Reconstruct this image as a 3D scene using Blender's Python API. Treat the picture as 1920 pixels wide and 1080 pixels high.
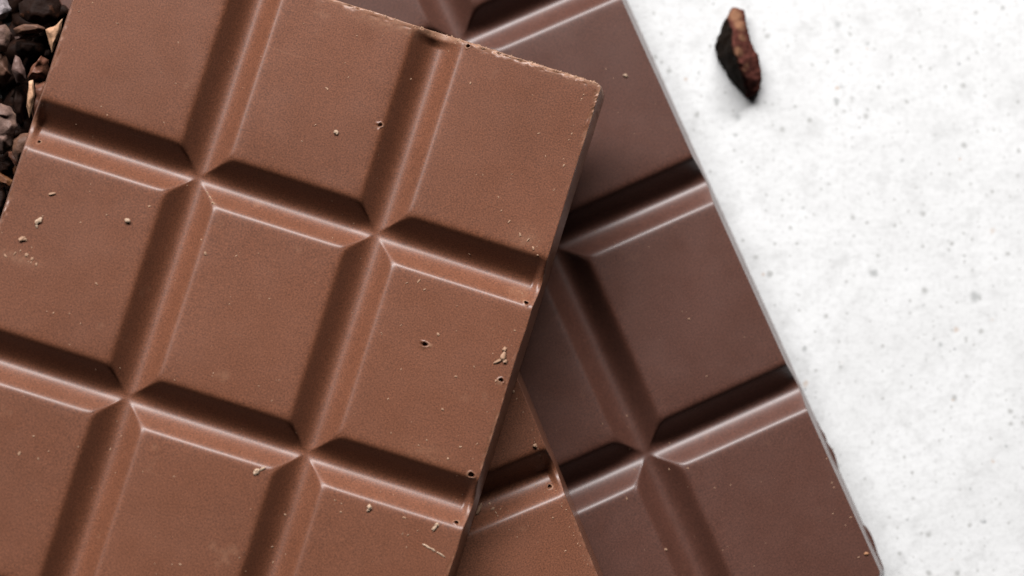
import bpy, bmesh, math, random
import numpy as np
from mathutils import Vector, Matrix

# ------------------------------------------------------------------ set-up
MM = 0.001
S = bpy.context.scene
COL = S.collection
for o in list(bpy.data.objects):
    bpy.data.objects.remove(o)

# camera: a 100 mm macro lens about 30 cm above the bars, leaning a few degrees
TX, TY, DIST, ZC = 0.0782, -0.0570, 305.996, 15.8
FPX = 1920 * 100 / 36
_rx = np.array([[1, 0, 0], [0, math.cos(TX), -math.sin(TX)], [0, math.sin(TX), math.cos(TX)]])
_ry = np.array([[math.cos(TY), 0, math.sin(TY)], [0, 1, 0], [-math.sin(TY), 0, math.cos(TY)]])
CR = _rx @ _ry
CP = np.array([0, 0, ZC]) + CR @ np.array([0, 0, DIST])


def at(px, py, z):
    """Point (mm) at height z seen at photograph pixel px, py."""
    d = CR @ np.array([(px - 960) / FPX, -(py - 540) / FPX, -1.0])
    return CP + d * ((z - CP[2]) / d[2])


cam = bpy.data.cameras.new('camera')
cam.lens = 100
cam.sensor_width = 36
cam.clip_start = 0.01
cam.clip_end = 20
cam.dof.use_dof = True
cam.dof.focus_distance = (DIST + 2.0) * MM
cam.dof.aperture_fstop = 13
co = bpy.data.objects.new('camera', cam)
m = Matrix.Identity(4)
for i in range(3):
    for j in range(3):
        m[i][j] = CR[i, j]
    m[i][3] = CP[i] * MM
co.matrix_world = m
COL.objects.link(co)
S.camera = co

# dim room round the table
W = bpy.data.worlds.new('World')
S.world = W
W.use_nodes = True
W.node_tree.nodes['Background'].inputs[0].default_value = (1.0, 0.97, 0.95, 1)
W.node_tree.nodes['Background'].inputs[1].default_value = 0.006


def lamp(name, loc, size, sizey, power, col, aim=(0, 0, 0.01)):
    l = bpy.data.lights.new(name, 'AREA')
    l.shape = 'RECTANGLE'
    l.size, l.size_y = size, sizey
    l.energy = power
    l.color = col
    o = bpy.data.objects.new(name, l)
    o.location = loc
    o.rotation_euler = (Vector(aim) - Vector(loc)).to_track_quat('-Z', 'Y').to_euler()
    COL.objects.link(o)
    return o


lamp('window_light', (-0.16, 0.69, 0.575), 1.2, 0.18, 18.9, (1.0, 0.985, 0.99))

S.view_settings.view_transform = 'Standard'
S.view_settings.look = 'None'
S.view_settings.exposure = 0
S.view_settings.gamma = 1
S.render.engine = 'CYCLES'
S.cycles.use_denoising = True
S.cycles.max_bounces = 8
S.cycles.diffuse_bounces = 0

# ------------------------------------------------------------------ helpers


def tag(o, label=None, cat=None, group=None, kind=None):
    if label: o['label'] = label
    if cat: o['category'] = cat
    if group: o['group'] = group
    if kind: o['kind'] = kind
    return o


def link(name, me, mat, parent=None):
    o = bpy.data.objects.new(name, me)
    if mat: me.materials.append(mat)
    COL.objects.link(o)
    if parent: o.parent = parent
    return o


_rng = np.random.default_rng(11)
_LAT = _rng.random((256, 256))
_LAT3 = _rng.random((48, 48, 48))


def vnoise(x, y, seed=0):
    x = x + seed * 17.31 + 1000
    y = y + seed * 9.77 + 1000
    xi = np.floor(x).astype(int); yi = np.floor(y).astype(int)
    fx = x - xi; fy = y - yi
    fx = fx * fx * (3 - 2 * fx); fy = fy * fy * (3 - 2 * fy)
    a = _LAT[xi % 256, yi % 256]; b = _LAT[(xi + 1) % 256, yi % 256]
    c = _LAT[xi % 256, (yi + 1) % 256]; d = _LAT[(xi + 1) % 256, (yi + 1) % 256]
    return (a * (1 - fx) + b * fx) * (1 - fy) + (c * (1 - fx) + d * fx) * fy


def vnoise3(p, seed=0):
    p = np.asarray(p) + 500 + seed * 7.7
    i = np.floor(p).astype(int); f = p - i
    f = f * f * (3 - 2 * f)
    r = 0
    for a in (0, 1):
        for b in (0, 1):
            for c in (0, 1):
                w = (f[..., 0] if a else 1 - f[..., 0]) * (f[..., 1] if b else 1 - f[..., 1]) * (f[..., 2] if c else 1 - f[..., 2])
                r = r + w * _LAT3[(i[..., 0] + a) % 48, (i[..., 1] + b) % 48, (i[..., 2] + c) % 48]
    return r


def smin(a, b, s):
    return 0.5 * (a + b - np.sqrt((a - b) ** 2 + s * s))


def smax(a, b, s):
    return 0.5 * (a + b + np.sqrt((a - b) ** 2 + s * s))


def sstep(a, b, x):
    t = np.clip((x - a) / (b - a), 0, 1)
    return t * t * (3 - 2 * t)


# ------------------------------------------------------------------ materials


class NT:
    def __init__(self, name):
        self.m = bpy.data.materials.new(name)
        self.m.use_nodes = True
        self.t = self.m.node_tree
        self.b = self.t.nodes['Principled BSDF']

    def n(self, kind, **kw):
        nd = self.t.nodes.new(kind)
        for k, v in kw.items():
            if k.startswith('i_'):
                nd.inputs[k[2:].replace('_', ' ')].default_value = v
            else:
                setattr(nd, k, v)
        return nd

    def l(self, a, b):
        self.t.links.new(a, b)

    def mix(self, fac, a, b, blend='MIX'):
        nd = self.t.nodes.new('ShaderNodeMix')
        nd.data_type = 'RGBA'
        nd.blend_type = blend
        for sock, v in ((nd.inputs[0], fac), (nd.inputs[6], a), (nd.inputs[7], b)):
            if hasattr(v, 'is_output'): self.l(v, sock)
            elif isinstance(v, (int, float)): sock.default_value = v
            else: sock.default_value = (*v, 1)
        return nd.outputs[2]

    def ramp(self, fac, pts):
        nd = self.t.nodes.new('ShaderNodeValToRGB')
        while len(nd.color_ramp.elements) < len(pts):
            nd.color_ramp.elements.new(0.5)
        for e, (p, c) in zip(nd.color_ramp.elements, pts):
            e.position = p
            e.color = (*c, 1) if not isinstance(c, (int, float)) else (c, c, c, 1)
        self.l(fac, nd.inputs[0])
        return nd.outputs[0]

    def noise(self, vec, scale, detail=2, rough=0.5):
        nd = self.n('ShaderNodeTexNoise', i_Scale=scale, i_Detail=detail, i_Roughness=rough)
        self.l(vec, nd.inputs['Vector'])
        return nd.outputs['Fac']


def chocolate(name, col, worn, rough, spec, grain, sss):
    k = NT(name)
    vec = k.n('ShaderNodeTexCoord').outputs['Object']
    fine = k.noise(vec, 6500, 1, 0.6)
    mid = k.noise(vec, 330, 3, 0.6)
    big = k.noise(vec, 45, 2, 0.5)
    g = k.ramp(fine, [(0.25, 1 - grain), (0.75, 1 + grain)])
    c = k.mix(1.0, col, g, 'MULTIPLY')
    g2 = k.ramp(mid, [(0.3, 0.965), (0.7, 1.035)])
    c = k.mix(1.0, c, g2, 'MULTIPLY')
    g3 = k.ramp(big, [(0.3, 0.91), (0.7, 1.08)])
    c = k.mix(1.0, c, g3, 'MULTIPLY')
    for rot, sx, sy, lo, amt in ((0.5, 70, 1500, 0.70, 0.22), (-0.9, 110, 2400, 0.715, 0.22), (1.9, 240, 260, 0.66, 0.16)):
        mp = k.n('ShaderNodeMapping')
        mp.inputs['Rotation'].default_value = (0, 0, rot)
        mp.inputs['Scale'].default_value = (sx, sy, 300)
        k.l(vec, mp.inputs[0])
        sc = k.noise(mp.outputs[0], 1.0, 3, 0.65)
        c = k.mix(k.ramp(sc, [(lo, 0.0), (lo + 0.10, amt)]), c, worn)
    at_ = k.n('ShaderNodeAttribute', attribute_name='wear')
    c = k.mix(at_.outputs['Fac'], c, worn)
    k.l(c, k.b.inputs['Base Color'])
    r = k.ramp(mid, [(0.25, rough - 0.05), (0.75, rough + 0.06)])
    k.l(k.ramp(k.noise(vec, 75, 4, 0.65), [(0.3, 0.78), (0.7, 1.0)]), k.b.inputs['Coat Weight'])
    k.l(k.ramp(k.noise(vec, 150, 4, 0.65), [(0.3, 0.32), (0.7, 0.40)]), k.b.inputs['Coat Roughness'])
    r2 = k.mix(at_.outputs['Fac'], r, (0.8, 0.8, 0.8))
    k.l(r2, k.b.inputs['Roughness'])
    k.b.inputs['Specular IOR Level'].default_value = spec
    k.b.inputs['IOR'].default_value = 1.5
    if sss:
        k.b.inputs['Subsurface Weight'].default_value = sss
        k.b.inputs['Subsurface Radius'].default_value = (0.0010, 0.0004, 0.0002)
        k.b.inputs['Subsurface Scale'].default_value = 1.0
    bp = k.n('ShaderNodeBump', i_Strength=0.06, i_Distance=0.00003)
    bn = k.noise(vec, 4200, 2, 0.6)
    k.l(bn, bp.inputs['Height'])
    bp2 = k.n('ShaderNodeBump', i_Strength=0.25, i_Distance=0.0002)
    k.l(k.noise(vec, 120, 2, 0.5), bp2.inputs['Height'])
    k.l(bp.outputs[0], bp2.inputs['Normal'])
    k.l(bp2.outputs[0], k.b.inputs['Normal'])
    k.l(bp2.outputs[0], k.b.inputs['Coat Normal'])
    return k.m


M_MILK = chocolate('milk_chocolate', (0.188, 0.067, 0.033), (0.46, 0.25, 0.15), 0.52, 0.32, 0.46, 0.0)
M_DARK = chocolate('dark_chocolate', (0.104, 0.038, 0.024), (0.24, 0.11, 0.06), 0.52, 0.45, 0.46, 0.0)


def plain(name, col, rough=0.6, spec=0.3, var=0.2, scale=1500):
    k = NT(name)
    vec = k.n('ShaderNodeTexCoord').outputs['Object']
    g = k.ramp(k.noise(vec, scale, 3, 0.6), [(0.3, 1 - var), (0.7, 1 + var)])
    k.l(k.mix(1.0, col, g, 'MULTIPLY'), k.b.inputs['Base Color'])
    k.b.inputs['Roughness'].default_value = rough
    k.b.inputs['Specular IOR Level'].default_value = spec
    return k.m


M_CRUMB = plain('crumb', (0.44, 0.26, 0.165))
M_CRUMB_PALE = plain('pale_crumb', (0.52, 0.36, 0.25))
M_CRUMB_DARK = plain('orange_crumb', (0.55, 0.27, 0.14))


def nib_mat(name, col, husk, rough=0.5, spec=0.4, amount=0.5):
    k = NT(name)
    vec = k.n('ShaderNodeTexCoord').outputs['Object']
    f = k.noise(vec, 420, 4, 0.65)
    c = k.mix(k.ramp(f, [(amount, 0.0), (min(1, amount + 0.16), 1.0)]), col, husk)
    g = k.ramp(k.noise(vec, 2600, 3, 0.7), [(0.3, 0.75), (0.7, 1.2)])
    c = k.mix(1.0, c, g, 'MULTIPLY')
    at_ = k.n('ShaderNodeAttribute', attribute_name='wear')
    fl = k.n('ShaderNodeAttribute', attribute_name='lit_side')
    c = k.mix(fl.outputs['Fac'], c, (0.125, 0.040, 0.030))  # lighter reddish tone painted where the table nib faces the light
    c = k.mix(at_.outputs['Fac'], c, husk)
    k.l(c, k.b.inputs['Base Color'])
    k.b.inputs['Roughness'].default_value = rough
    k.b.inputs['Specular IOR Level'].default_value = spec
    bp = k.n('ShaderNodeBump', i_Strength=0.5, i_Distance=0.0002)
    k.l(k.noise(vec, 1500, 3, 0.6), bp.inputs['Height'])
    k.l(bp.outputs[0], k.b.inputs['Normal'])
    return k.m


# ------------------------------------------------------------------ table
def table():
    k = NT('white_concrete')
    vec = k.n('ShaderNodeTexCoord').outputs['Object']
    big = k.noise(vec, 70, 5, 0.7)
    c = k.mix(k.ramp(big, [(0.40, 0.0), (0.75, 1.0)]), (0.885, 0.888, 0.88), (0.78, 0.782, 0.772))
    med = k.noise(vec, 330, 4, 0.7)
    c = k.mix(k.ramp(med, [(0.50, 0.0), (0.80, 0.75)]), c, (0.62, 0.62, 0.61))
    fin = k.noise(vec, 1500, 3, 0.7)
    c = k.mix(k.ramp(fin, [(0.50, 0.0), (0.80, 0.65)]), c, (0.60, 0.60, 0.59))
    # sparse grey and rust coloured grains
    warp = k.noise(vec, 900, 2, 0.5)
    for sc, cut, colr, seed in ((260, 0.11, (0.44, 0.45, 0.44), 0.0), (620, 0.16, (0.45, 0.45, 0.43), 0.31), (1100, 0.17, (0.5, 0.5, 0.48), 0.13),
                                (230, 0.07, (0.66, 0.52, 0.42), 0.77), (130, 0.042, (0.34, 0.35, 0.35), 0.53)):
        mp = k.n('ShaderNodeMapping')
        mp.inputs['Location'].default_value = (seed, seed * 2.3, 0)
        k.l(vec, mp.inputs[0])
        v = k.n('ShaderNodeTexVoronoi', i_Scale=sc)
        v.voronoi_dimensions = '2D'
        k.l(mp.outputs[0], v.inputs['Vector'])
        sz = k.n('ShaderNodeSeparateColor')
        k.l(v.outputs['Color'], sz.inputs[0])
        # each cell's grain has its own size; most cells have none
        big_ = k.n('ShaderNodeMath', operation='POWER'); k.l(sz.outputs[0], big_.inputs[0]); big_.inputs[1].default_value = 8.0
        rad = k.n('ShaderNodeMath', operation='MULTIPLY'); k.l(big_.outputs[0], rad.inputs[0]); rad.inputs[1].default_value = cut * 2.2
        wv = k.n('ShaderNodeMath', operation='MULTIPLY_ADD'); k.l(warp, wv.inputs[0]); wv.inputs[1].default_value = 0.30; wv.inputs[2].default_value = -0.12
        dd = k.n('ShaderNodeMath', operation='ADD'); k.l(v.outputs['Distance'], dd.inputs[0]); k.l(wv.outputs[0], dd.inputs[1])
        q = k.n('ShaderNodeMath', operation='DIVIDE'); k.l(dd.outputs[0], q.inputs[0]); k.l(rad.outputs[0], q.inputs[1])
        f = k.ramp(q.outputs[0], [(0.35, 0.75), (1.0, 0.0)])
        c = k.mix(f, c, colr)
    k.l(c, k.b.inputs['Base Color'])
    k.b.inputs['Roughness'].default_value = 0.75
    k.b.inputs['Specular IOR Level'].default_value = 0.25
    bp = k.n('ShaderNodeBump', i_Strength=0.3, i_Distance=0.0002)
    k.l(k.noise(vec, 700, 4, 0.6), bp.inputs['Height'])
    k.l(bp.outputs[0], k.b.inputs['Normal'])
    me = bpy.data.meshes.new('tabletop')
    L = 0.45
    me.from_pydata([(-L, -L, 0), (L, -L, 0), (L, L, 0), (-L, L, 0)], [], [(0, 1, 2, 3)])
    tag(link('tabletop', me, k.m), kind='structure')


table()

# ------------------------------------------------------------------ chocolate bars
PU, PV, EU, EV = 20.0, 24.75, 18.25, 22.4      # groove pitch and end squares, mm
DEPTH, SLOPE, GB = 2.85, 1.88, 1.95


def groove(d):
    # round valley floor, straight flank, soft shoulder
    h = (np.sqrt(d * d + GB * GB) - GB) * SLOPE
    return smin(h, DEPTH, 0.66)


class Bar:
    """Moulded bar: local u, v in mm from one groove crossing, z from its underside."""

    def __init__(s, name, nu, nv, iu, iv, origin, ang, zb, H, k, mat, rough_edge, pits, seed):
        # grooves at u = PU*(j-iu), v = PV*(j-iv)
        s.gu = [PU * (j - iu) for j in range(nu - 1)]
        s.gv = [PV * (j - iv) for j in range(nv - 1)]
        s.u0, s.u1 = s.gu[0] - EU, s.gu[-1] + EU
        s.v0, s.v1 = s.gv[0] - EV, s.gv[-1] + EV
        s.H, s.dr, s.k, s.seed, s.edge = H, (1.0 if rough_edge > 0.3 else 1.5), k, seed, rough_edge
        s.org, s.ang, s.zb = origin, ang, zb
        s.mat, s.name = mat, name
        s.pits = [(*s.local(px, py), r, dp) for px, py, r, dp in pits]
        s.smudge = []
        s.root = bpy.data.objects.new(name, None)
        s.root.empty_display_size = 0.01
        s.root.location = (origin[0] * MM, origin[1] * MM, zb * MM)
        s.root.rotation_euler = (0, 0, ang)
        s.root.scale = (1, 1, 1)
        COL.objects.link(s.root)

    def local(s, px, py):
        p = at(px, py, s.zb + s.H) if isinstance(s.org, np.ndarray) else None
        dx, dy = p[0] - s.org[0], p[1] - s.org[1]
        c, n = math.cos(s.ang), math.sin(s.ang)
        return ((dx * c + dy * n) / s.k, (-dx * n + dy * c) / s.k)

    def world(s, u, v, z):
        c, n = math.cos(s.ang), math.sin(s.ang)
        u, v = u * s.k, v * s.k
        return (s.org[0] + u * c - v * n, s.org[1] + u * n + v * c, s.zb + z)

    def sdf(s, u, v):
        rc = 0.55
        cu, cv = (s.u0 + s.u1) / 2, (s.v0 + s.v1) / 2
        a = np.abs(u - cu) - (s.u1 - s.u0) / 2 + rc
        b = np.abs(v - cv) - (s.v1 - s.v0) / 2 + rc
        return np.sqrt(np.maximum(a, 0) ** 2 + np.maximum(b, 0) ** 2) + np.minimum(np.maximum(a, b), 0) - rc

    def height(s, u, v):
        du = np.min([np.abs(u - g) for g in s.gu], axis=0)
        dv = np.min([np.abs(v - g) for g in s.gv], axis=0)
        a, b = groove(du), groove(dv)
        lo = np.minimum(a, b)
        top = smin(a, b, 0.08 + 0.85 * np.clip(lo / DEPTH, 0, 1) ** 2)
        d = s.sdf(u, v)
        # grooves run out a little before the rim
        nn = sstep(1.3, 0.1, s.v1 - v) * (s.edge > 0.8)
        rim = sstep(-0.7, 0.1, d) * 0.22 * (s.edge > 0.3) * (1 - nn) + nn * 0.22
        pl = smin(groove(9.0), groove(9.0), 0.93)
        top = top + np.maximum(pl - top, 0) * rim
        z = s.H - DEPTH + top
        z = z + 0.030 * (vnoise(u / 7, v / 7, s.seed) - 0.5) + 0.012 * (vnoise(u / 2.2, v / 2.2, s.seed + 3) - 0.5)
        e = s.edge
        dd = d + 0.10 * (vnoise(u / 3.1, v / 3.1, s.seed + 5) - 0.5) * e
        near = np.exp(-((d - 0.15) / 0.40) ** 2)
        n1 = vnoise(u / 0.55, v / 0.55, s.seed + 7); n2 = vnoise(u / 0.22, v / 0.22, s.seed + 8)
        side = sstep(0.45, 0.75, vnoise(u / 4.5, v / 4.5, s.seed + 11))
        north = sstep(2.0, 0.3, s.v1 - v)
        ne = sstep(9.0, 1.0, s.v1 - v) * sstep(s.u1 - 2, s.u1, u)
        amt = e * (0.10 + 0.25 * side + 1.1 * north + 0.7 * ne)
        z = z - near * amt * 0.24 * np.clip(lo / DEPTH, 0, 1) * sstep(0.42, 0.85, 0.6 * n1 + 0.4 * n2)
        wall = s.H * (s.dr - dd) / s.dr
        wall = wall + e * (0.06 + 0.5 * ne + 0.3 * north) * (vnoise(u / 0.5, v / 0.5, s.seed + 9) - 0.5) * sstep(0.1, 0.5, d) * sstep(s.dr, s.dr - .3, d)
        z = smin(z, wall, 0.09)
        wear = np.clip(near * amt * (sstep(0.40, 0.70, 0.5 * n1 + 0.5 * n2)), 0, 1) * 0.75
        wear = np.maximum(wear, north * e * near * 0.55)
        wear = np.maximum(wear, e * (0.3 + 0.5 * ne) * sstep(0.74, 0.82, vnoise(u / 0.4, v / 0.4, s.seed + 13)) * sstep(0.15, .5, d))
        for pu, pv, ru, rv, am in s.smudge:
            q = np.exp(-((u - pu) / ru) ** 2 - ((v - pv) / rv) ** 2)
            wear = np.maximum(wear, am * q * (0.35 + 0.65 * sstep(0.3, 0.75, vnoise(u / 0.28, v / 0.28, s.seed + 17))))
        for pu, pv, r, dp in s.pits:
            th = np.arctan2(v - pv, u - pu)
            rr = np.hypot((u - pu) * (1 + 0.12 * math.sin(pu * 7)), v - pv) / r * (1 + 0.12 * np.sin(2 * th + pu * 5) + 0.10 * np.sin(3 * th + pv * 9))
            z = z - dp * sstep(1.0, 0.55, rr) + 0.05 * np.exp(-((rr - 1.25) / 0.3) ** 2)
            wear = np.maximum(wear, (0.5 + 0.4 * np.sin(th + pv * 3)) * 0.8 * np.exp(-((rr - 1.3) / 0.28) ** 2))
        return z, wear

    def axis(s, a, b, lines, ends, pits):
        base = [a, b]
        t = a
        while t < b:
            base.append(t)
            dist = min([abs(t - g) for g in lines] + [abs(t - e) * 1.0 for e in ends])
            if any(abs(t - p) < r * 1.8 for p, r in pits): st = 0.06
            elif any(-0.7 < (t - e) * sg < 1.7 for e, sg in ((ends[0], -1), (ends[1], 1))): st = 0.075
            elif dist < 3.6: st = 0.14
            else: st = 0.42
            t += st
        return np.array(sorted(set(round(x, 4) for x in base)))

    def build(s, skip=()):
        ul = [s.u0 - s.dr] + s.gu + [s.u1 + s.dr]
        vl = [s.v0 - s.dr] + s.gv + [s.v1 + s.dr]
        for j in range(len(vl) - 1):
            for i in range(len(ul) - 1):
                if (i, j) in skip: continue
                s.cell(ul[i], ul[i + 1], vl[j], vl[j + 1])
        # plain underside
        me = bpy.data.meshes.new('underside')
        q = 1.5
        k = s.k * MM
        pts = [(s.u0 - s.dr + q, s.v0 - s.dr + q), (s.u1 + s.dr - q, s.v0 - s.dr + q), (s.u1 + s.dr - q, s.v1 + s.dr - q), (s.u0 - s.dr + q, s.v1 + s.dr - q)]
        vs = [(u * k, v * k, 0.02 * MM) for u, v in pts] + [(u * k, v * k, 0.5 * MM) for u, v in pts]
        me.from_pydata(vs, [], [(3, 2, 1, 0), (4, 5, 6, 7), (0, 1, 5, 4), (1, 2, 6, 5), (2, 3, 7, 6), (3, 0, 4, 7)])
        link('underside', me, s.mat, s.root)
        return s.root

    def cell(s, a, b, c, d):
        pc = [(pu, pv, r) for pu, pv, r, _ in s.pits if a <= pu <= b and c <= pv <= d]
        us = s.axis(a, b, s.gu, (s.u0, s.u1), [(p[0], p[2]) for p in pc])
        vs = s.axis(c, d, s.gv, (s.v0, s.v1), [(p[1], p[2]) for p in pc])
        U, V = np.meshgrid(us, vs)
        Z, wear = s.height(U, V)
        e = 0.03
        zx = (s.height(U + e, V)[0] - s.height(U - e, V)[0]) / (2 * e)
        zy = (s.height(U, V + e)[0] - s.height(U, V - e)[0]) / (2 * e)
        N = np.stack([-zx, -zy, np.ones_like(zx)], -1)
        N /= np.linalg.norm(N, axis=-1, keepdims=True)
        # tuck what lies outside the rounded outline back onto its foot
        for _ in range(2):
            sd = s.sdf(U, V)
            over = np.maximum(sd - s.dr, 0)
            gx = (s.sdf(U + e, V) - s.sdf(U - e, V)) / (2 * e)
            gy = (s.sdf(U, V + e) - s.sdf(U, V - e)) / (2 * e)
            U = U - gx * over; V = V - gy * over
        Z = np.maximum(Z, 0)
        n, mm = U.shape
        P = np.stack([U * s.k, V * s.k, Z], -1).reshape(-1, 3) * MM
        idx = np.arange(n * mm).reshape(n, mm)
        q = np.stack([idx[:-1, :-1], idx[:-1, 1:], idx[1:, 1:], idx[1:, :-1]], -1).reshape(-1, 4)
        me = bpy.data.meshes.new('square')
        me.vertices.add(len(P)); me.vertices.foreach_set('co', P.ravel())
        me.loops.add(q.size); me.loops.foreach_set('vertex_index', q.ravel())
        me.polygons.add(len(q)); me.polygons.foreach_set('loop_start', np.arange(0, q.size, 4))
        me.update(calc_edges=True)
        at_ = me.attributes.new('wear', 'FLOAT', 'POINT')
        at_.data.foreach_set('value', wear.ravel().astype(np.float32))
        me.polygons.foreach_set('use_smooth', np.ones(len(q), bool))
        me.normals_split_custom_set_from_vertices([tuple(v) for v in N.reshape(-1, 3)])
        link('square', me, s.mat, s.root)


H = 6.0
milk = Bar('milk_chocolate_bar', 3, 4, 0, 2, np.array([-33.6155, 11.9969]), -0.3072, 12.0, H, 1.0, M_MILK, 1.0,
           [(797, 645, .26, .4), (713, 233, .22, .25), (884, 890, .28, .7), (857, 980, .2, .5), (988, 567, .22, .5),
            (940, 712, .22, .55), (70, 262, .16, .4), (878, 85, .2, .3)], 1)
milk.smudge = [(*milk.local(735, 38), 4.5, 1.0, .42), (*milk.local(985, 448), 1.6, 1.4, .22), (*milk.local(30, 482), 2.4, .5, .3), (*milk.local(975, 545), 1.0, .8, .3),
               (*milk.local(800, 850), 2.5, 1.0, .16), (*milk.local(1060, 135), 4.0, .7, .3)]
milk.build()
tag(milk.root, 'large milk chocolate bar lying on top with pale broken crumbs along its upper edge', 'chocolate bar', 'chocolate bars')

dark = Bar('dark_chocolate_bar', 3, 4, 1, 0, np.array([15.6817, -17.5441]), 0.4160, 0.0, H, 1.0256, M_DARK, 0.12, [], 2)
dark.u1 = dark.gu[-1] + 17.6
dark.build()
tag(dark.root, 'dark chocolate bar at the bottom of the stack, its long edge against the white table', 'chocolate bar', 'chocolate bars')

fl = []
for px, py, ln, wd in ((1549, 806, 1.4, .22), (1566, 849, 2.0, .30), (1646, 1021, 2.8, .38)):
    p = at(px, py, 0.4)
    V_, F_ = [], []
    n_ = 16
    for k_ in range(n_):
        t = k_ / (n_ - 1) * 2 - 1
        w_ = wd * (1 - t * t) ** 0.6 * (0.8 + 0.4 * math.sin(3 * t + px)) + 0.02
        for du, z in ((-1.2, 0.03), (w_, 0.03), (w_ * 0.9, 0.45), (-1.2, 0.75)):
            a = dark.ang
            c_, s_ = math.cos(a), math.sin(a)
            dx, dy = p[0] - dark.org[0], p[1] - dark.org[1]
            u = (dark.u1 + dark.dr - 0.12) * dark.k
            v = -dx * s_ + dy * c_
            V_.append(((u + du) * MM, (v + t * ln) * MM, z * MM))
    for k_ in range(n_ - 1):
        for q in range(4):
            r_ = (q + 1) % 4
            F_.append((4 * k_ + q, 4 * k_ + r_, 4 * k_ + 4 + r_, 4 * k_ + 4 + q))
    F_ += [(3, 2, 1, 0), tuple(4 * (n_ - 1) + q for q in range(4))]
    me = bpy.data.meshes.new('casting_flash')
    me.from_pydata(V_, [], F_)
    link('casting_flash', me, M_DARK, dark.root)

# the piece wedged between them: its right-hand groove end sits at (1037, 884)
FA = 0.385
pe = at(1037, 884, 6 + H - DEPTH)
fo = np.array([pe[0] - EU * math.cos(FA), pe[1] - EU * math.sin(FA)])
frag = Bar('milk_chocolate_piece', 2, 2, 0, 0, fo, FA, 6.0, H, 1.0, M_MILK, 0.5, [(1033, 912, .24, .5)], 4)
frag.build()
tag(frag.root, 'smaller milk chocolate piece wedged between the big milk bar and the dark bar', 'chocolate piece')

# ------------------------------------------------------------------ crumbs


def blob(cen, rx, ry, rz, ang, rnd, sub=1):
    bm = bmesh.new()
    bmesh.ops.create_icosphere(bm, subdivisions=sub, radius=1.0)
    s0 = rnd.uniform(0, 30)
    c, n = math.cos(ang), math.sin(ang)
    V = []
    for v in bm.verts:
        f = 0.45 + 1.1 * float(vnoise3(np.array(v.co) * 1.5 + s0))
        x, y, z = v.co.x * rx * f, v.co.y * ry * f, v.co.z * rz * f
        V.append((cen[0] + x * c - y * n, cen[1] + x * n + y * c, cen[2] + z))
    F = [[v.index for v in f.verts] for f in bm.faces]
    bm.free()
    return V, F


def crumb_mesh(items, name):
    V, F = [], []
    rnd = random.Random(5)
    for it in items:
        v, f = blob(*it, rnd)
        o = len(V)
        V += [tuple(q * MM for q in p) for p in v]
        F += [[i + o for i in g] for g in f]
    me = bpy.data.meshes.new(name)
    me.from_pydata(V, [], F)
    return me


def surf(bar, px, py):
    """Point on a bar's surface under a photograph pixel."""
    z = bar.H
    for _ in range(6):
        p = at(px, py, bar.zb + z)
        dx, dy = p[0] - bar.org[0], p[1] - bar.org[1]
        c, n = math.cos(bar.ang), math.sin(bar.ang)
        u, v = (dx * c + dy * n) / bar.k, (-dx * n + dy * c) / bar.k
        z = float(bar.height(np.array([[u]]), np.array([[v]]))[0][0, 0])
    return np.array([p[0], p[1], bar.zb + z]), u, v


PX = 1 / 17.6   # mm per photograph pixel

def dust(bar, spots, nrand, area, name, label, mat, rnd):
    items = []
    for px, py, r in spots:
        p, u, v = surf(bar, px, py)
        r = r * PX * 0.82
        items.append(((p[0], p[1], p[2] + 0.1 * r), r * rnd.uniform(.8, 1.5), r * rnd.uniform(.45, .9), r * .4, rnd.uniform(0, 3)))
    n = 0
    while n < nrand:
        px, py = rnd.uniform(area[0], area[2]), rnd.uniform(area[1], area[3])
        p, u, v = surf(bar, px, py)
        if not (bar.u0 < u < bar.u1 and bar.v0 < v < bar.v1): continue
        n += 1
        r = (0.5 + 1.3 * rnd.random() ** 3) * PX
        items.append(((p[0], p[1], p[2]), r * rnd.uniform(.8, 1.6), r * .7, r * .45, rnd.uniform(0, 3)))
    tag(link(name, crumb_mesh(items, name), mat), label, 'crumbs', kind='stuff')


RN = random.Random(3)
milk_spots = [(630, 248, 4), (770, 148, 2.6), (591, 235, 3), (566, 265, 2.5), (614, 167, 2), (653, 145, 2), (612, 165, 2),
              (882, 156, 3), (1057, 310, 3), (1010, 250, 2.4), (1023, 293, 2.2), (181, 532, 4), (151, 607, 2.5), (100, 587, 2.5),
              (200, 403, 3), (170, 345, 2), (280, 387, 3), (443, 480, 2.5), (385, 475, 5), (378, 450, 3), (240, 414, 4),
              (785, 527, 4), (762, 531, 3), (796, 543, 3), (857, 574, 2.5), (822, 627, 4), (752, 610, 2.5), (716, 627, 2.2), (715, 624, 2),
              (965, 620, 3), (855, 706, 4), (830, 768, 4), (728, 748, 2), (800, 825, 3), (840, 860, 3), (785, 835, 2.5), (863, 838, 3),
              (63, 818, 3), (36, 850, 4), (91, 846, 2.5), (72, 860, 2.5), (207, 842, 3), (338, 1058, 3), (290, 1057, 2), (535, 965, 3),
              (510, 1025, 3), (512, 1054, 2.5), (449, 1046, 3), (470, 955, 2), (639, 960, 2.5), (628, 938, 2.5), (640, 944, 2.5), (758, 971, 4),
              (755, 1001, 3), (765, 1003, 3), (783, 995, 2.5), (762, 1026, 2.5), (975, 440, 4), (955, 415, 4), (990, 450, 4), (1000, 465, 4),
              (1008, 478, 3), (940, 395, 2.5), (935, 370, 2.2), (225, 690, 3), (180, 693, 2.5), (220, 44, 3), (148, 22, 2.5), (190, 200, 2),
              (80, 405, 3), (50, 478, 5), (60, 485, 4), (28, 475, 4), (10, 480, 4), (38, 470, 3), (68, 495, 3), (400, 700, 2), (430, 570, 2), (505, 560, 2)]
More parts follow.
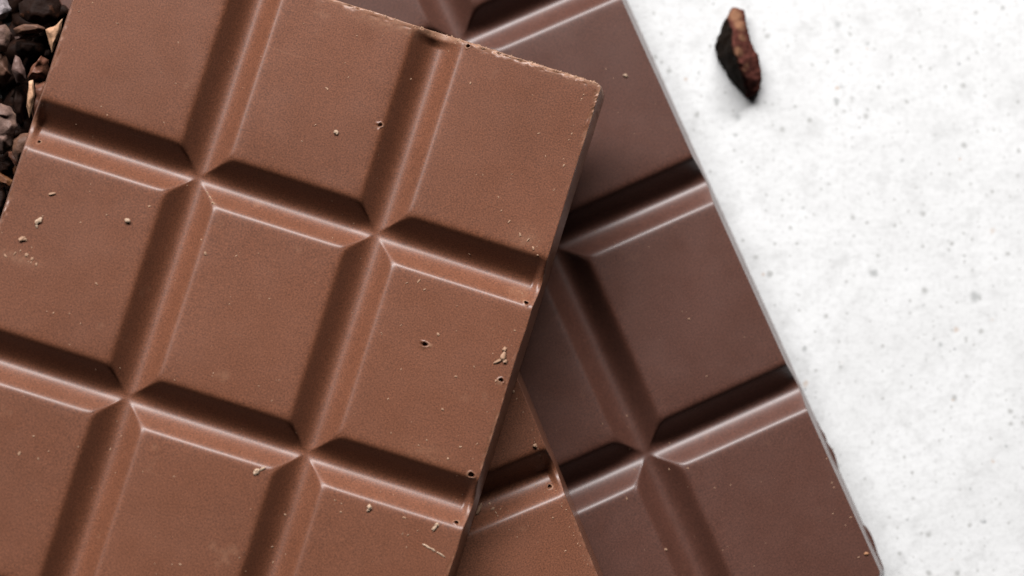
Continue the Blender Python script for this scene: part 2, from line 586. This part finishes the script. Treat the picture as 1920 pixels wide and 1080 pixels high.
# crumbly pale rim along the upper edge, and bits along the right-hand edge
rim = []
for i in range(170):
    t = RN.random() ** 0.7
    x, y = 640 + t * 490, -4 + t * 156
    rim.append((x + RN.gauss(0, 2.5), y + 5 + RN.gauss(0, 3.2), 1.0 + 2.4 * RN.random() ** 2))
for i in range(26):
    t = RN.random()
    rim.append((1098 - 3 * RN.random() - t * 258, 168 + t * 850, 1.0 + 2.2 * RN.random() ** 2))
dust(milk, milk_spots + rim, 240, (0, 0, 1130, 1080), 'pale_crumbs', 'fine pale crumbs scattered over the large milk chocolate bar', M_CRUMB, RN)
dark_spots = [(1292, 598, 3.5), (1190, 880, 3), (1255, 880, 2.5), (1175, 935, 3), (1248, 1030, 5), (1130, 795, 2.5), (1290, 878, 2.5), (1325, 705, 2),
              (1560, 905, 2.2), (1595, 970, 2.5), (1610, 1045, 2.2), (1562, 963, 2), (1550, 860, 2), (1585, 985, 2), (1340, 915, 2), (1435, 1018, 2)]
dust(dark, dark_spots, 90, (1000, 0, 1650, 1080), 'dark_bar_crumbs', 'tiny pale specks dusting the dark chocolate bar', M_CRUMB, RN)
frag_spots = [(1003, 836, 4), (963, 734, 4), (924, 955, 5), (930, 962, 4), (918, 945, 4), (938, 955, 3), (1037, 971, 2.6), (1060, 1033, 2.4), (912, 880, 3.5), (1005, 910, 2)]
for i in range(30):
    t = RN.random()
    frag_spots.append((968 + 140 * t + RN.gauss(0, 1.5), 745 + 330 * t + RN.gauss(0, 2), 0.9 + 1.2 * RN.random()))
dust(frag, frag_spots, 30, (880, 760, 1100, 1080), 'piece_crumbs', 'pale crumbs along the rim of the wedged milk chocolate piece', M_CRUMB, RN)


def flake(bar, segs, name, label, mat, group=None):
    items = []
    rnd = random.Random(hash(label) % 1000 if False else len(label))
    for px, py, rx, ry, ang in segs:
        p, u, v = surf(bar, px, py)
        items.append(((p[0], p[1], p[2] + 0.35 * min(rx, ry) * PX), rx * PX, ry * PX, min(rx, ry) * 0.7 * PX, math.radians(ang), ))
    V, F = [], []
    for it in items:
        v, f = blob(*it, rnd, 2)
        o = len(V)
        V += [tuple(q * MM for q in p) for p in v]
        F += [[i + o for i in g] for g in f]
    me = bpy.data.meshes.new(name)
    me.from_pydata(V, [], F)
    tag(link(name, me, mat), label, 'crumb', group)


G = 'loose chocolate crumbs'
flake(milk, [(946, 655, 5, 4, 80), (944, 668, 9, 4.5, 75), (934, 677, 8, 3.2, 25), (947, 678, 4, 4, 0)], 'chocolate_crumb',
      'forked tan crumb at the right-hand edge of the milk chocolate bar', M_CRUMB, G)
flake(milk, [(482, 884, 6, 4, 30), (491, 879, 7, 2.6, 25), (478, 888, 3, 3, 0)], 'chocolate_crumb',
      'small pale crumb below the groove in the lower middle square of the milk bar', M_CRUMB_PALE, G)
flake(milk, [(72, 414, 7, 4.5, 45), (69, 424, 2.5, 3.5, 0)], 'chocolate_crumb', 'pale crumb on the left-hand square, nearer the groove than its neighbour below', M_CRUMB_PALE, G)
flake(milk, [(41, 448, 6, 4.5, 20), (47, 449, 4, 3, 0)], 'chocolate_crumb', 'tan crumb at the left-hand edge of the milk bar just above the frayed smear', M_CRUMB, G)
flake(milk, [(97, 364, 6, 3, 10)], 'chocolate_crumb', 'faint crumb just below the left-hand groove of the milk bar', M_CRUMB, G)
flake(milk, [(693, 951, 4.5, 6, 10), (690, 957, 3, 3, 0)], 'chocolate_crumb', 'chunky pale crumb under the lower right groove of the milk bar', M_CRUMB_PALE, G)
flake(milk, [(819, 984, 3.5, 4, 0), (815, 990, 6, 3, 55)], 'chocolate_crumb', 'wedge shaped pale crumb beside the dark hole near the lower right edge', M_CRUMB_PALE, G)
flake(milk, [(800, 1024, 9, 1.7, -28), (812, 1031, 6, 1.9, -30), (826, 1039, 9, 1.6, -33)], 'chocolate_shaving',
      'thin straight pale shaving near the bottom right edge of the milk bar', M_CRUMB_PALE)
flake(milk, [(389, 362, 5, 1.6, -65), (395, 372, 5, 1.8, -60), (400, 381, 3.5, 2.2, -20)], 'chocolate_shaving',
      'slim pale sliver running down the corner of the middle square', M_CRUMB)
flake(dark, [(1173, 142, 5, 3, -30)], 'chocolate_crumb', 'bright white fleck on the upper dark chocolate square', M_CRUMB_PALE, G)
flake(dark, [(1624, 1038, 5, 3, 0)], 'chocolate_crumb', 'orange tan crumb near the bottom right corner of the dark bar', M_CRUMB_DARK, G)
flake(milk, [(630, 248, 4.5, 4, 0)], 'chocolate_crumb', 'round greenish white speck in the upper middle square of the milk bar', M_CRUMB_PALE, G)
flake(milk, [(240, 414, 5, 4.5, 0)], 'chocolate_crumb', 'round white speck left of the groove on the left-hand square', M_CRUMB_PALE, G)
flake(frag, [(1003, 836, 4, 4.5, 0)], 'chocolate_crumb', 'pale dot on the rim of the wedged milk chocolate piece', M_CRUMB, G)
flake(milk, [(898, 955, 11, 3.2, 62)], 'chocolate_crumb', 'long pale flake stuck to the side of the milk bar by the lower right groove', M_CRUMB, G)

# ------------------------------------------------------------------ cacao nibs
TONE = {
    'pale': nib_mat('pale_nib', (0.42, 0.36, 0.365), (0.40, 0.33, 0.31), 0.5, 0.3, 0.6),
    'slate': nib_mat('slate_nib', (0.19, 0.115, 0.092), (0.33, 0.20, 0.14), 0.55, 0.2, 0.5),
    'grey': nib_mat('grey_nib', (0.135, 0.068, 0.045), (0.28, 0.14, 0.085), 0.55, 0.2, 0.5),
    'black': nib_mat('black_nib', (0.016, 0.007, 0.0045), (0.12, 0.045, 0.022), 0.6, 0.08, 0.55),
    'brown': nib_mat('brown_nib', (0.17, 0.066, 0.038), (0.36, 0.19, 0.11), 0.5, 0.35, 0.55),
    'pink': nib_mat('pink_nib', (0.20, 0.12, 0.10), (0.30, 0.2, 0.16), 0.5, 0.35, 0.6),
    'tan': nib_mat('tan_nib', (0.52, 0.29, 0.17), (0.66, 0.42, 0.27), 0.65, 0.25, 0.55),
    'orange': nib_mat('orange_nib', (0.16, 0.06, 0.025), (0.34, 0.16, 0.07), 0.6, 0.3, 0.5),
    'table': nib_mat('table_nib', (0.010, 0.0055, 0.003), (0.30, 0.15, 0.085), 0.7, 0.06, 0.85),  # near-black base doubles as painted shade on the side away from the lamp
}


def solid(name, V, F, mat, sub=2, amp=0.12, freq=1.1, seed=0, wearf=None, lit_sidef=None):
    bm = bmesh.new()
    bv = [bm.verts.new(v) for v in V]
    for f in F:
        bm.faces.new([bv[i] for i in f])
    bmesh.ops.triangulate(bm, faces=bm.faces[:])
    bmesh.ops.recalc_face_normals(bm, faces=bm.faces[:])
    for _ in range(sub):
        bmesh.ops.subdivide_edges(bm, edges=bm.edges[:], cuts=1, use_grid_fill=True, smooth=0.0)
        bmesh.ops.smooth_vert(bm, verts=bm.verts[:], factor=0.07, use_axis_x=True, use_axis_y=True, use_axis_z=True)
    bm.normal_update()
    P = np.array([v.co[:] for v in bm.verts]); N = np.array([v.normal[:] for v in bm.verts])
    dsp = (vnoise3(P * freq, seed) - 0.5) * 2 * amp + (vnoise3(P * freq * 2.7, seed + 2) - 0.5) * amp
    P = P + N * dsp[:, None]
    P[:, 2] = np.maximum(P[:, 2], 0.02)
    for v, p in zip(bm.verts, P):
        v.co = p * MM
    me = bpy.data.meshes.new(name)
    bm.to_mesh(me)
    bm.free()
    if wearf is not None:
        a = me.attributes.new('wear', 'FLOAT', 'POINT')
        a.data.foreach_set('value', wearf(P).astype(np.float32))
        a = me.attributes.new('lit_side', 'FLOAT', 'POINT')
        a.data.foreach_set('value', np.clip(lit_sidef(P), 0, 1).astype(np.float32))
    me.polygons.foreach_set('use_smooth', np.ones(len(me.polygons), bool))
    return link(name, me, mat)


def recentre(o):
    me = o.data
    c = np.mean([v.co[:] for v in me.vertices], axis=0)
    zmin = min(v.co.z for v in me.vertices)
    me.transform(Matrix.Translation((-c[0], -c[1], -zmin)))
    o.location = (c[0], c[1], zmin)
    return o


# the single nib on the white table
def table_nib():
    right = [(1374, 14, 1.2), (1395, 19, 1.3), (1399, 40, 1.5), (1409, 83, 1.6), (1421, 100, 1.5), (1425, 125, 1.4), (1431, 150, 1.2), (1425, 168, 1.0)]
    left = [(1402, 186, 0.25), (1384, 171, 0.3), (1360, 141, 0.3), (1343, 110, 0.3), (1337, 85, 0.3), (1349, 58, 0.4), (1360, 34, 0.6)]
    crest = [(1365, 33, 2.4), (1374, 60, 4.0), (1376, 92, 4.8), (1386, 118, 4.6), (1395, 145, 3.6), (1401, 172, 1.9)]
    low = [(x - 3, y + 1, 0.05) for x, y, z in right]
    V = [at(*p) for p in right + left + crest + low]
    nr, nl, nc = len(right), len(left), len(crest)
    R = list(range(nr)); L = list(range(nr, nr + nl)); C = list(range(nr + nl, nr + nl + nc)); B = list(range(nr + nl + nc, nr + nl + nc + nr))
    F = [(R[0], R[1], C[0]), (C[0], R[1], R[2], C[1]), (C[1], R[2], R[3], C[2]), (C[2], R[3], R[4], C[3]), (C[3], R[4], R[5]), (C[3], R[5], R[6], C[4]),
         (C[4], R[6], R[7], C[5]), (C[5], R[7], L[0]), (C[5], L[0], L[1]), (C[4], C[5], L[1], L[2]), (C[3], C[4], L[2]), (C[3], L[2], L[3], C[2]),
         (C[2], L[3], L[4], C[1]), (C[1], L[4], L[5]), (C[1], L[5], L[6], C[0]), (C[0], L[6], R[0])]
    for i in range(nr - 1):
        F.append((R[i], B[i], B[i + 1], R[i + 1]))
    F.append((R[7], B[7], L[0]))
    F.append((L[6], B[0], R[0]))
    F.append(tuple(B) + tuple(L))
    spots = [(at(1378, 28, 2), 1.1), (at(1386, 48, 2), 1.0), (at(1384, 98, 3.4), 0.75), (at(1398, 125, 2.5), 0.35), (at(1394, 133, 2.8), 0.3), (at(1391, 70, 2.8), .6)]

    def wf(P):
        w = np.zeros(len(P))
        for c, r in spots:
            w = np.maximum(w, sstep(1.0, 0.4, np.hypot(P[:, 0] - c[0], P[:, 1] - c[1]) / r))
        return w * (0.55 + 0.5 * vnoise3(P * 2.5, 4))
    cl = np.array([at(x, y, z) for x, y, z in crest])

    def lit_side(P):
        # painted light: reddish on the lit face right of the ridge, near-black shade left
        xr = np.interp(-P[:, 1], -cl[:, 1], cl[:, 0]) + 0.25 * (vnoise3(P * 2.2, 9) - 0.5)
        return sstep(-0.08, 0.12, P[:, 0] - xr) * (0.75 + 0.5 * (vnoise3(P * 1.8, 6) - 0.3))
    o = solid('cacao_nib', V, F, TONE['table'], 3, 0.15, 1.7, 3, wf, lit_side)
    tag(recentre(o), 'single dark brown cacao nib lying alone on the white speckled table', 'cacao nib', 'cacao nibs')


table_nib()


def heap_nib(poly, z, th, tilt, tone, label, seed, crest=(0, 0), sub=2, amp=0.16):
    """Shard whose outline at height z is poly (photograph pixels); tilt is rise per mm in x and y."""
    P = np.array([at(px, py, z) for px, py in poly])
    c = P.mean(axis=0)
    rnd = random.Random(seed)
    V, n = [], len(P)
    for p in P:
        V.append((p[0], p[1], z + (p[0] - c[0]) * tilt[0] + (p[1] - c[1]) * tilt[1] + rnd.uniform(-.2, .2)))
    for p in P:
        q = c + (p - c) * rnd.uniform(.45, .65)
        V.append((q[0] + crest[0], q[1] + crest[1], z + th * rnd.uniform(.35, .55) + (q[0] - c[0]) * tilt[0] + (q[1] - c[1]) * tilt[1]))
    for p in P:
        q = c + (p - c) * rnd.uniform(.5, .75)
        V.append((q[0], q[1], z - th * rnd.uniform(.5, .7) + (q[0] - c[0]) * tilt[0] + (q[1] - c[1]) * tilt[1]))
    F = []
    for i in range(n):
        j = (i + 1) % n
        F += [(i, j, n + j, n + i), (2 * n + i, 2 * n + j, j, i)]
    F += [tuple(range(n, 2 * n)), tuple(range(3 * n - 1, 2 * n - 1, -1))]
    o = solid('cacao_nib', V, F, TONE[tone], sub, amp, 0.9, seed)
    tag(recentre(o), label, 'cacao nib', 'cacao nibs')
    return o


heap_nib([(-22, -14), (8, -12), (24, 16), (14, 33), (0, 40), (-24, 38)], 10.2, 2.4, (0, .15), 'pale', 'pale slate grey cacao nib in the top left corner of the heap', 21)
heap_nib([(-20, 48), (10, 44), (24, 62), (16, 79), (11, 96), (-8, 100), (-22, 80)], 9.8, 2.4, (-.1, .1), 'slate', 'grey cacao nib just below the palest one at the left border', 22)
heap_nib([(-16, 104), (4, 97), (12, 108), (14, 128), (23, 141), (12, 156), (-14, 154)], 8.6, 2.6, (0, .2), 'grey', 'brownish grey cacao nib under two paler grey nibs at the left border', 23)
heap_nib([(25, 54), (45, 46), (70, 45), (85, 54), (80, 60), (52, 63), (29, 65)], 10.0, 1.6, (0, .1), 'grey', 'long flat grey cacao nib lying crosswise near the bar', 24, amp=.08)
heap_nib([(26, 69), (50, 67), (76, 62), (72, 68), (45, 74), (28, 76)], 8.9, 1.0, (0, 0), 'pink', 'thin reddish sliver of cacao tucked below the long flat grey nib', 25, amp=.06)
heap_nib([(86, 56), (104, 48), (118, 34), (116, 56), (107, 78), (97, 103), (91, 80)], 11.0, 1.2, (.05, .1), 'tan', 'tan triangular shard of cacao husk touching the bar near the top', 26, amp=.10)
heap_nib([(29, 103), (37, 110), (45, 132), (49, 151), (30, 156), (23, 130)], 8.8, 2.2, (.1, .2), 'pink', 'narrow pinkish brown cacao nib in the gap left of the reddish one', 27)
heap_nib([(58, 126), (78, 102), (93, 112), (90, 146), (70, 152), (50, 148)], 9.2, 2.6, (-.1, .25), 'brown', 'blocky reddish brown cacao nib beside the bar below the tan shard', 28)
heap_nib([(34, 6), (56, -14), (104, -14), (116, 10), (108, 38), (86, 49), (52, 44), (36, 30)], 8.6, 2.8, (0, -.2), 'black', 'big blackish cacao nib with rusty blotches at the top border', 29)
heap_nib([(54, 152), (62, 149), (66, 178), (60, 208), (55, 226), (49, 200)], 10.4, 1.2, (0, 0), 'tan', 'upright tan strip of husk between the dark gap and the bar', 30, amp=.07)
heap_nib([(64, 152), (90, 150), (80, 196), (64, 240), (60, 214), (68, 178)], 9.0, 2.0, (0, 0), 'brown', 'brown cacao nib half hidden under the bar behind the tan strip', 31)
heap_nib([(-22, 200), (2, 193), (19, 197), (28, 212), (34, 236), (25, 250), (22, 279), (6, 292), (-20, 280)], 10.0, 2.8, (-.1, .05), 'slate', 'large faceted grey cacao nib halfway down the left border', 32, amp=.22)
heap_nib([(25, 264), (38, 252), (58, 246), (66, 262), (52, 298), (32, 308), (22, 287)], 10.0, 2.2, (-.1, 0), 'grey', 'rounded grey brown cacao nib against the side of the bar', 33)
heap_nib([(-6, 300), (18, 293), (29, 309), (22, 330), (2, 332)], 8.0, 2.4, (0, 0), 'black', 'small black cacao nib with a rusty spot below the large grey one', 34)
heap_nib([(-12, 318), (8, 326), (27, 338), (20, 352), (-2, 348), (-16, 338)], 8.4, 1.6, (.1, -.2), 'orange', 'orange brown cacao nib near the lower end of the heap', 35)
heap_nib([(-14, 352), (10, 350), (14, 372), (4, 404), (-16, 410)], 7.6, 2.4, (0, 0), 'black', 'lowest black cacao nib in the corner between the border and the bar', 36)
heap_nib([(28, 160), (46, 158), (50, 190), (44, 236), (30, 228), (24, 190)], 6.6, 2.6, (0, 0), 'black', 'black cacao nib at the bottom of the gap beside the tan strip', 37)
heap_nib([(30, 78), (60, 76), (84, 84), (82, 104), (50, 110), (30, 98)], 6.4, 2.6, (0, 0), 'black', 'black cacao nib sunk in the hollow under the long flat grey nib', 38)

for i_, (px, py, rx_, ry_) in enumerate(((112, 26, 26, 18), (46, 240, 22, 26), (8, 296, 24, 16), (76, 80, 20, 18), (30, 250, 20, 18), (60, 130, 24, 18))):  # filler nibs, near black so their colour darkens the gaps like shade
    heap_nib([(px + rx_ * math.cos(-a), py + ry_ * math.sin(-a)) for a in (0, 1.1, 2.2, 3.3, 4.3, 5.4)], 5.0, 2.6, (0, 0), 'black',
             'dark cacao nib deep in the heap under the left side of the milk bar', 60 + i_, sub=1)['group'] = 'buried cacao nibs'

for i_ in range(48):  # bottom layer, blackened to stand in for shade between the nibs above
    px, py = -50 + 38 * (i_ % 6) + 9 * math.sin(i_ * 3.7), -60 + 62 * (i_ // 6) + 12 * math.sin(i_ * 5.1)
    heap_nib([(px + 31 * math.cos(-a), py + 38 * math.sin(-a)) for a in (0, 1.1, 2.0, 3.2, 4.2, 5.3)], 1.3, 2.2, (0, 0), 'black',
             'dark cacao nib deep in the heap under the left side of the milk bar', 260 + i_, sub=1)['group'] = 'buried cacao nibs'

# the rest of the heap, deep in the gaps and under the bar
rnd = random.Random(8)
n = 0
while n < 80:
    x, y = rnd.uniform(-170, 190), rnd.uniform(-90, 520)
    z = (1.5, 3.2, 3.2, 5.2)[n % 4]
    if x > 150 - y * .33 + 60: continue
    k = rnd.randint(5, 7)
    a0 = rnd.uniform(0, 6)
    rx, ry = rnd.uniform(26, 50), rnd.uniform(20, 34)
    poly = []
    for i in range(k):
        a = a0 - i * 2 * math.pi / k + rnd.uniform(-.25, .25)
        poly.append((x + rx * math.cos(a) * rnd.uniform(.8, 1.1), y + ry * math.sin(a) * rnd.uniform(.8, 1.1)))
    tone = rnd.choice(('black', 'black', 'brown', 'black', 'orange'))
    if z < 5: tone = 'black'  # lower nibs get black colour in place of the shade deep down
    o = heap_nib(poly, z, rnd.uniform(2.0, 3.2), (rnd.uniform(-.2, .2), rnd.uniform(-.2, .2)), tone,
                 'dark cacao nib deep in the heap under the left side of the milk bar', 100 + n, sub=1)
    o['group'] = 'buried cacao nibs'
    n += 1
